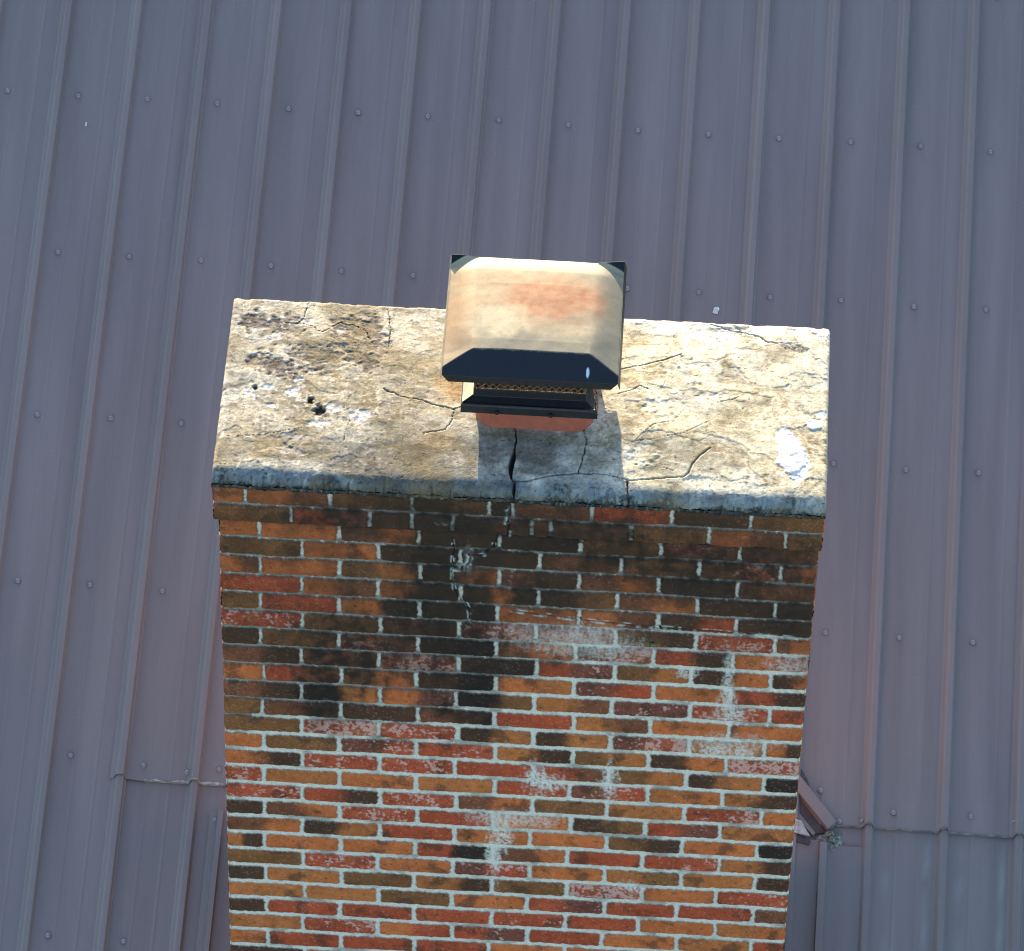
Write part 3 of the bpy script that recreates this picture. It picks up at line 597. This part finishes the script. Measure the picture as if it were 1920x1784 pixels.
def base_plate():
    # flat skirt frame around the flue with a sloped tray and an upstand
    V = []; F = []
    def ring(hx, hy, z): s = len(V); V.extend([(CX - hx, CY - hy, z), (CX + hx, CY - hy, z), (CX + hx, CY + hy, z), (CX - hx, CY + hy, z)]); return s
    o = 0.172; i = 0.142
    prof = [(o, 0.128), (o, 0.152), (o - 0.004, 0.156), (o - 0.010, 0.153), (i, 0.160), (i, 0.184), (i - 0.004, 0.184), (i - 0.004, 0.156), (i-0.01, 0.128)]
    rs = [ring(a, a, z) for a, z in prof]
    for a, b in zip(rs[:-1], rs[1:]):
        for k in range(4): l = (k + 1) % 4; F.append((a + k, a + l, b + l, b + k))
    global cap
    ob = cap = P0(mesh('chimney_cap', V, F, M_black, chimney))
    cap['label'] = 'rust stained metal chimney cap with a dark front flap and wire mesh'
    bv = ob.modifiers.new('bevel', 'BEVEL'); bv.width = 0.0012; bv.segments = 2
    # left tray flank: sunlight on it is put into a paler metal colour
    V = []; F = []
    x0 = CX - 0.171; V = [(x0 + .002, CY - 0.165, 0.158), (x0 + .032, CY - 0.140, 0.166), (x0 + .032, CY + 0.14, 0.170), (x0 + .002, CY + 0.165, 0.160)]; F = [(0, 1, 2, 3)]
    t = C0(mesh('side_tray', V, F, M_tray, cap)); s = t.modifiers.new('thickness', 'SOLIDIFY'); s.thickness = 0.002
    for sx in (-0.08, 0.055):
        vb = []; fb = []
        hexring(vb, fb, Vector((CX + sx, CY - 0.1735, 0.136)), Vector((0, -1, 0)), 0.006, 0.005)
        C0(mesh('bolt', vb, fb, M_black, cap))
def hexring(V, F, o, ax, r, h, n=6, r2=None):
    s = len(V); a = ax.normalized(); u = a.orthogonal().normalized(); v = a.cross(u); r2 = r2 or r
    for k, (hh, rr) in enumerate(((0, r), (h, r2))):
        for i in range(n): t = 2 * math.pi * i / n; V.append(o + a * hh + (u * math.cos(t) + v * math.sin(t)) * rr)
    for i in range(n): j = (i + 1) % n; F.append((s + i, s + j, s + n + j, s + n + i))
    F.append(tuple(s + n + i for i in range(n)))
M_tray = flat_material('galvanised_sunlit_tone', (0.24, 0.22, 0.18), 0.55, 0.2, scale=50)  # pale tone carries the sunlight on the left flank and lip
base_plate()
lid()
def mesh_screen():
    V = []; F = []
    def bar(a, b, r=0.0011):
        a = Vector(a); b = Vector(b); d = (b - a).normalized(); u = d.orthogonal().normalized() * r; v = d.cross(u).normalized() * r; s = len(V)
        V.extend([a + u, a + v, a - u, a - v, b + u, b + v, b - u, b - v])
        for i in range(4): j = (i + 1) % 4; F.append((s + i, s + j, s + 4 + j, s + 4 + i))
    h0, h1, w = 0.182, 0.296, 0.139; nx = 15; nz = 6
    def wall(p, q):
        p = Vector(p); q = Vector(q)
        for i in range(nx):
            for k in range(nz):
                f0, f1, fm = i / nx, (i + 1) / nx, (i + .5) / nx
                z0 = h0 + (h1 - h0) * k / nz; z1 = h0 + (h1 - h0) * (k + 1) / nz; zm = (z0 + z1) / 2
                P = lambda f, z: (p.x + (q.x - p.x) * f, p.y + (q.y - p.y) * f, z)
                bar(P(f0, zm), P(fm, z1)); bar(P(fm, z1), P(f1, zm)); bar(P(f0, zm), P(fm, z0)); bar(P(fm, z0), P(f1, zm))
        bar((p.x, p.y, h0), (q.x, q.y, h0), 0.002); bar((p.x, p.y, h1), (q.x, q.y, h1), 0.002); bar((p.x, p.y, h0), (p.x, p.y, h1), 0.0025)
    c = [(CX - w, CY - w, 0), (CX + w, CY - w, 0), (CX + w, CY + w, 0), (CX - w, CY + w, 0)]
    for i in range(4): wall(c[i], c[(i + 1) % 4])
    for i in range(26):
        y = CY - 0.135 + i * 0.0105; bar((CX + 0.141, y, 0.262), (CX + 0.167, y + rnd.uniform(-.004, .006), 0.160), 0.0016)
    C0(mesh('wire_screen', V, F, M_wire, cap))
mesh_screen()

# ------------------------------------------------------------------ house: ribbed metal roof
PIT, Z0, YAW = 0.2886857, -2.2920857, -0.0148807
RX = Vector((math.cos(YAW), math.sin(YAW), 0)); RH = Vector((-math.sin(YAW), math.cos(YAW), 0))
RY = RH * math.cos(PIT) + Vector((0, 0, 1)) * math.sin(PIT); RN = RX.cross(RY)
PITCH = 0.215; U0 = -1.7404; RIB0 = U0 - 0.060; S0 = 3.0705; DS = 0.5557; SEAM = 0.792; S_EAVE, S_RIDGE = -2.6, 4.75
house = empty('house', (0, 1.0, -6.5), 'house seen from above by its dark grey ribbed metal roof behind the chimney', 'house')
HL = house.location.copy()
def H0(o): o.location = -HL; return o
def rp(u, s, h=0.0): return Vector((0, 0, Z0)) + RX * u + RY * s + RN * h

def prof(u):
    q = (u - RIB0) / PITCH; f = (q - np.round(q)) * PITCH; g = q - np.floor(q)
    a = np.abs(f)
    major = np.where(f > 0, 1 - sstep(0.007, 0.0140, a), 1 - sstep(0.007, 0.026, a))
    m1 = 1 - sstep(0.002, 0.0055, np.abs(g - 0.355) * PITCH); m2 = 1 - sstep(0.002, 0.0055, np.abs(g - 0.655) * PITCH)
    return major * 0.018 + (m1 + m2) * 0.0012
us_unit = sorted(set([0, .005, .007, .0088, .0105, .0122, .014, .0162, .019, .024, .04, .05, .06, .0706, .0726, .0743, .0763, .0783, .0785, .08, .0815, .084, .09, .11, .12, .1350, .1370, .1388, .1408, .1428, .143, .1445, .146, .149, .155, .165, .17, .178, .181, .185, .189, .193, .197, .201, .2045, .2065, .21]))
def sheet(k0, k1, s0, s1, h0, name='roof_sheet', lap_lift=0.0, seed=0, edge_pts=None):
    u_list = [RIB0 + k0 * PITCH - 0.033, RIB0 + k0 * PITCH - 0.030, RIB0 + k0 * PITCH - 0.022, RIB0 + k0 * PITCH - 0.014, RIB0 + k0 * PITCH - 0.0085, RIB0 + k0 * PITCH - 0.004]
    for k in range(k0, k1): u_list += [RIB0 + k * PITCH + d for d in us_unit]
    u_list += [RIB0 + k1 * PITCH + d for d in (0, .006, .0085, .0125, .0158)]
    U = np.array(u_list); ns = max(2, int((s1 - s0) / 0.05)); S = np.linspace(s0, s1, ns)
    UU, SS = np.meshgrid(U, S, indexing='ij')
    H = prof(UU) + h0
    H = H + 0.0013 * (UU < RIB0 + k0 * PITCH + 0.012)
    H = H + fbm(UU, SS * 0.35, 3.5, 3, 700 + seed) * 0.0028
    if lap_lift:
        H = H + lap_lift * (1 - sstep(0, 0.12, SS - s0)) + 0.0015 * fbm(UU, SS * 0, 12, 2, 710) * (1 - sstep(0, 0.1, SS - s0))
        SS = SS + (1 - sstep(0, 0.05, SS - s0)) * (fbm(UU, SS * 0, 9, 2, 720) * 0.004 + (prof(UU) > 0.01) * 0.006)
    b = np.array(rp(0, 0)); P = b + UU[..., None] * np.array(RX) + SS[..., None] * np.array(RY) + H[..., None] * np.array(RN)
    q = (UU - RIB0) / PITCH; ff = (q - np.round(q)) * PITCH
    grime_shade = np.clip(fbm(UU, SS * 0.12, 14, 4, 730) + 0.25, 0, 1) * 0.22 + np.clip(fbm(UU * 0.3, SS, 3, 5, 736), 0, 1) * 0.25
    gq = q - np.floor(q)
    for gc in (0.372, 0.672): grime_shade = grime_shade + 0.30 * np.exp(-(((gq - gc) * PITCH) / 0.0014) ** 2) * np.clip(fbm(UU * 4, SS * 5, 8, 3, 740) * 1.2 + 0.6, 0, 1)
    grime_shade = grime_shade + 0.45 * np.exp(-((ff - 0.0160) / 0.0030) ** 2) * np.clip(fbm(UU, SS * 2, 8, 3, 741) + 0.9, 0, 1)  # shade line at each rib's right foot, put into the colour attribute
    chalk = (1 - sstep(-0.25, 0.12, np.abs(ff) - 0.055 + fbm(UU, SS * 0.2, 20, 3, 731) * 0.06 + 0.1)) * 0 + np.exp(-((ff + 0.048) / 0.010) ** 2) * np.clip(fbm(UU, SS, 12, 4, 732) * 1.5 + 0.55, 0, 1)
    chalk = chalk + np.exp(-((ff - 0.048) / 0.012) ** 2) * np.clip(fbm(UU, SS, 12, 4, 733) * 1.5 + 0.35, 0, 1)
    chalk = np.clip(chalk, 0, 1) * (SS < SEAM) * sstep(0.85, 1.2, UU) * sstep(0, 0.05, SEAM - SS)
    cc = np.ones(UU.shape + (3,)) * (1 - grime_shade)[..., None]; cc = mix(cc, (0, 0, 0), chalk * 0)
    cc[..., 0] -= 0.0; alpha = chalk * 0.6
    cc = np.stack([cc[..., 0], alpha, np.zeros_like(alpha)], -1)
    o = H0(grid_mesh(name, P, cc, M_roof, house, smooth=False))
    m = o.modifiers.new('thickness', 'SOLIDIFY'); m.thickness = 0.0009; m.offset = -1
    return o
sheets = []
for k0 in (-9, -5, -1):
    sheets.append(sheet(k0, k0 + 4, S_EAVE, S_RIDGE, 0.0, seed=k0 + 20))
for k0 in (3, 7, 11, 15, 19):
    sheets.append(sheet(k0, k0 + 4, SEAM, S_RIDGE, 0.0, lap_lift=0.004, seed=k0 + 20))
    sheets.append(sheet(k0, k0 + 4, S_EAVE, SEAM + 0.15, -0.0045, seed=k0 + 50))

# screws: washer and hex head, one mesh per kind of piece shared by all
scV = []; scF = []
hexring(scV, scF, Vector((0, 0, -0.001)), Vector((0, 0, 1)), 0.0090, 0.0016, 16, 0.0084)
n_rub = len(scF)
hexring(scV, scF, Vector((0, 0, 0.0005)), Vector((0, 0, 1)), 0.0073, 0.0030, 14, 0.0060)
hexring(scV, scF, Vector((0, 0, 0.003)), Vector((0, 0, 1)), 0.0042, 0.0058, 6, 0.0036)
scm = bpy.data.meshes.new('screw'); scm.from_pydata([tuple(v) for v in scV], [], scF); scm.materials.append(M_screw); scm.materials.append(M_rubber)
for p in scm.polygons: p.material_index = 1 if p.index < n_rub else 0
def screw(u, s, h=0.0015):
    o = bpy.data.objects.new('screw', scm); COL.objects.link(o); o.parent = house
    n = (RN + Vector((rnd.uniform(-.12, .12), rnd.uniform(-.12, .12), 0))).normalized()
    o.location = rp(u, s, h + 0.0012) - HL; o.rotation_euler = n.to_track_quat('Z', 'Y').to_euler()
for row in range(4):
    for k in range(0, 15):
        screw(U0 + k * PITCH + rnd.uniform(-.003, .003), S0 - row * DS + rnd.uniform(-.004, .004))
screw(U0 + 14 * PITCH, S0 + DS); screw(U0 + 0 * PITCH, 0.86); screw(U0 + 1 * PITCH, 0.855)
screw(-1.308, 0.857); screw(-1.094, 0.84); screw(-1.525, 0.294); screw(-1.311, 0.294); screw(-1.097, 0.293, -0.003)
for u, s in FT['LS']: screw(u, s, 0.003)
screw(-0.874, 0.684, 0.001)

def slab(name, pts, h0, h1, mat, parent=house):
    # plate with vertical sides: pts are (u, s) around; h0 bottom, h1 top (number or list)
    n = len(pts); ht = h1 if isinstance(h1, (list, tuple)) else [h1] * n
    V = [rp(u, s, h0) for u, s in pts] + [rp(u, s, h) for (u, s), h in zip(pts, ht)]
    F = [tuple(range(n, 2 * n)), tuple(range(n - 1, -1, -1))] + [(i, (i + 1) % n, n + (i + 1) % n, n + i) for i in range(n)]
    o = mesh(name, V, F, mat, parent); 
    if parent is house: H0(o)
    return o
# sealant smeared along the laps, one ragged continuous bead each
def sealant(u0, u1, wmax, mat, seed):
    U = np.linspace(u0, u1, int((u1 - u0) / 0.004)); w = wmax * np.clip(fbm(U, U * 0, 14, 4, seed) * 1.6 + 0.35, 0.05, 1)
    hh = prof(U); n = len(U); V = []; F = []
    for u, a, h in zip(U, w, hh):
        c = SEAM + (0.006 if h > 0.01 else 0) + 0.001
        V += [rp(u, c - 0.001, h - 0.003), rp(u, c, h + 0.0045), rp(u, c + a, h + 0.0062), rp(u, c + a * 1.3 + 0.001, h + 0.003)]
    for i in range(n - 1):
        for k in range(3): F.append((4 * i + k, 4 * i + k + 1, 4 * i + 5 + k, 4 * i + 4 + k))
    return H0(mesh('sealant', V, F, mat, house))
sealant(-1.09, -0.86, 0.008, M_seal, 3)
sealant(0.90, RIB0 + 23 * PITCH, 0.0035, M_lapdirt, 4)

# side flashings beside the chimney (upstand rib running down the roof)
def upstand(name, u0, u1, s0, s1, h, mat):
    V = []; F = []
    pr = [(u0 - .022, 0.0), (u0 - .021, .0012), (u0, .0012), (u0 + .003, h), (u1 - .003, h), (u1, .001), (u1 + .10, .001), (u1 + .10, 0.0)]
    for s in (s0, s1):
        for u, hh in pr: V.append(rp(u, s, hh + 0.002))
    n = len(pr)
    for i in range(n): j = (i + 1) % n; F.append((i, j, n + j, n + i))
    F += [tuple(range(n - 1, -1, -1)), tuple(range(n, 2 * n))]
    return H0(mesh(name, V, F, mat, house))
upstand('side_flashing', -0.868, -0.848, -1.6, 0.708, 0.02, M_roof)
upstand('side_flashing', 0.853, 0.878, -1.6, 0.73, 0.024, M_roof)
# pan between the right upstand and the chimney wall, above the sheet
slab('flashing_pan', [(0.70, -1.6), (0.853, -1.6), (0.853, 0.742), (0.70, 0.742)], -0.004, 0.006, M_roof)
# cricket behind the chimney: ridge in the middle, shoulders ending at the corners
def cricket():
    V = []; F = []
    def add(pts): b = len(V); V.extend(pts); F.append(tuple(range(b, b + len(pts))))
    for sx in (1, -1):
        e = 0.0 if sx > 0 else 0.06
        a0 = rp(0.0, 1.72, 0.004); a1 = rp(0.0, 0.72, 0.30)
        b0 = rp(sx * 0.875, 0.800 - e, 0.004); b1 = rp(sx * 0.845 if sx > 0 else -0.80, 0.775 - e, 0.045 if sx > 0 else 0.02)
        add([a0, b0, a1] if sx > 0 else [a0, a1, b0]); 
        add([a1, b0, b1] if sx > 0 else [a1, b1, b0])
    return H0(mesh('cricket', V, F, M_roof, house))
# diagonal shoulder of the cricket that shows right of the chimney
def shoulder():
    top = FT['CK']['top']
    A = [(0.60, 1.10), (0.899, 0.795), (0.875, 0.772), (0.60, 1.03)]
    slab('cricket_shoulder', [(0.60, 1.16), (0.812, 0.902), (0.899, 0.795), (0.875, 0.772), (0.780, 0.888), (0.60, 1.10)], -0.002, 0.028, M_roof)
    slab('cricket_valley', [(0.60, 1.098), (0.778, 0.886), (0.872, 0.770), (0.842, 0.763), (0.60, 1.055)], -0.003, 0.004, M_brown)
    slab('cricket_pan', [(0.60, 1.053), (0.841, 0.7615), (0.834, 0.755), (0.60, 0.99)], -0.003, 0.012, M_roof)
    slab('cricket_edge', [(0.70, 0.775), (0.828, 0.738), (0.824, 0.724), (0.70, 0.752)], 0.0, 0.012, M_brown)
shoulder()
# lifted corner of the upper sheet with the dark gap under it
slab('sheet_lip', [(0.70, 1.08), (0.770, 0.985), (0.795, 0.955), (0.812, 0.925), (0.822, 0.885), (0.818, 0.883), (0.800, 0.915), (0.789, 0.941), (0.70, 1.055)], 0.0, 0.012, M_brown)
# mortar dollop and bits caught in the corner
def lump(name, cu, cs, r, h, mat, seed, sx=1, sy=1):
    rr = random.Random(seed); V = [rp(cu, cs, h)]; F = []; n = 14
    for ring, (f, hh) in enumerate(((0.45, .85), (0.8, .45), (1.0, 0.0))):
        for i in range(n):
            a = 2 * math.pi * i / n; q = rr.uniform(.7, 1.25); V.append(rp(cu + math.cos(a) * r * f * q * sx, cs + math.sin(a) * r * f * q * sy, h * hh * rr.uniform(.6, 1.2)))
    for i in range(n): F.append((0, 1 + i, 1 + (i + 1) % n))
    for k in range(2):
        for i in range(n): j = (i + 1) % n; a = 1 + k * n; F.append((a + i, a + n + i, a + n + j, a + j))
    return mesh(name, V, F, mat)
db = bpy.data.objects.new('mortar_scrap', None)
V = [rp(0.772, 0.80, .02), rp(0.800, 0.792, .016), rp(0.812, 0.77, .014), rp(0.826, 0.748, .014), rp(0.800, 0.752, .016), rp(0.772, 0.756, .02)]
V2 = [v + RN * 0.006 for v in V]; n = 6
M_scrap = flat_material('grey_mortar_scrap', (0.40, 0.42, 0.42), 0.85, scale=70, second=(0.22, 0.23, 0.23))
db = mesh('mortar_scrap', V + V2, [tuple(range(n - 1, -1, -1)), tuple(range(n, 2 * n))] + [(i, (i + 1) % n, n + (i + 1) % n, n + i) for i in range(n)], M_scrap)
db['label'] = 'white scrap of mortar caught in the flashing corner right of the chimney'; db['category'] = 'debris'
mo = []
for i, (u, s) in enumerate(FT['CK']['moss'] + [[0.86, .742], [0.876, .733], [0.905, .752]]):
    l = lump('moss_clump', u, s, 0.012 + 0.004 * (i % 3), 0.010 + 0.012 * (i < 2), M_moss, 40 + i); mo.append(l)
moss = empty('moss_patch', rp(0.885, 0.748), 'grey green moss clumps at the foot of the diagonal flashing', 'moss')
for l in mo: l.parent = moss; l.location = -moss.location
# bird droppings on the roof
def dropping(u, s, r, label, seed):
    o = lump('bird_dropping', u, s, r, 0.003, M_white, seed, 1.0, 1.6); o.location = RN * 0.002
    o['label'] = label; o['category'] = 'bird dropping'; o['group'] = 'bird droppings on the roof'
dropping(0.464, 2.456, 0.009, 'largest pale bird dropping on the metal roof, just above the right part of the crown', 5)
dropping(-1.49, 2.97, 0.0042, 'small white bird dropping speck on the roof at the upper left of the photo', 6)

# ridge, back slope and walls so the house stands on the ground
def wallbox():
    W0, W1 = RIB0 - 9 * PITCH + 0.1, RIB0 + 23 * PITCH - 0.1
    V = []; F = []
    a = rp(W0, S_EAVE + .3, -0.05); b = rp(W1, S_EAVE + .3, -0.05); r0 = rp(W0, S_RIDGE, -0.05); r1 = rp(W1, S_RIDGE, -0.05)
    back = lambda v, w: Vector((w.x + (w.x - v.x), w.y + (w.y - v.y), v.z))
    c = back(a, r0); d = back(b, r1); g = -6.5
    P = [a, b, d, c]; V = P + [Vector((p.x, p.y, g)) for p in P] + [r0, r1]
    F = [(0, 4, 5, 1), (1, 5, 6, 2, 9), (2, 6, 7, 3), (3, 7, 4, 0, 8)]
    H0(mesh('wall', V, F, M_wall, house))
    e0 = rp(W0 - .1, S_RIDGE, 0); e1 = rp(W1 + .1, S_RIDGE, 0); f0 = back(rp(W0 - .1, S_EAVE, 0), e0); f1 = back(rp(W1 + .1, S_EAVE, 0), e1)
    H0(mesh('rear_roof', [e0, e1, f1, f0], [(0, 1, 2, 3)], M_roof, house))
    V = []; rb = Vector((RY.x, RY.y, -RY.z)); 
    V = [rp(W0 - .1, S_RIDGE - .15, .024), rp(W1 + .1, S_RIDGE - .15, .024), e1 + Vector((0, 0, .045)), e0 + Vector((0, 0, .045)), e1 + rb * .15 + Vector((0, 0, .03)), e0 + rb * .15 + Vector((0, 0, .03))]
    H0(mesh('ridge_cap', V, [(0, 1, 2, 3), (3, 2, 4, 5)], M_roof, house))
wallbox()

# ------------------------------------------------------------------ ground
def ground():
    m, nt, b = new_mat('dry_grass_ground')
    tc = N(nt, 'ShaderNodeTexCoord'); no = N(nt, 'ShaderNodeTexNoise'); no.inputs['Scale'].default_value = 0.6; no.inputs['Detail'].default_value = 8
    cr = N(nt, 'ShaderNodeValToRGB'); cr.color_ramp.elements[0].color = (0.10, 0.12, 0.045, 1); cr.color_ramp.elements[1].color = (0.30, 0.26, 0.16, 1)
    cr.color_ramp.elements[0].position = .35; cr.color_ramp.elements[1].position = .7
    nt.links.new(tc.outputs['Object'], no.inputs['Vector']); nt.links.new(no.outputs[0], cr.inputs[0]); nt.links.new(cr.outputs[0], b.inputs['Base Color'])
    b.inputs['Roughness'].default_value = 0.95
    R = 1500
    o = mesh('ground', [(-R, -R, -6.5), (R, -R, -6.5), (R, R, -6.5), (-R, R, -6.5)], [(0, 1, 2, 3)], m); o['kind'] = 'structure'
ground()
bpy.context.view_layer.update()
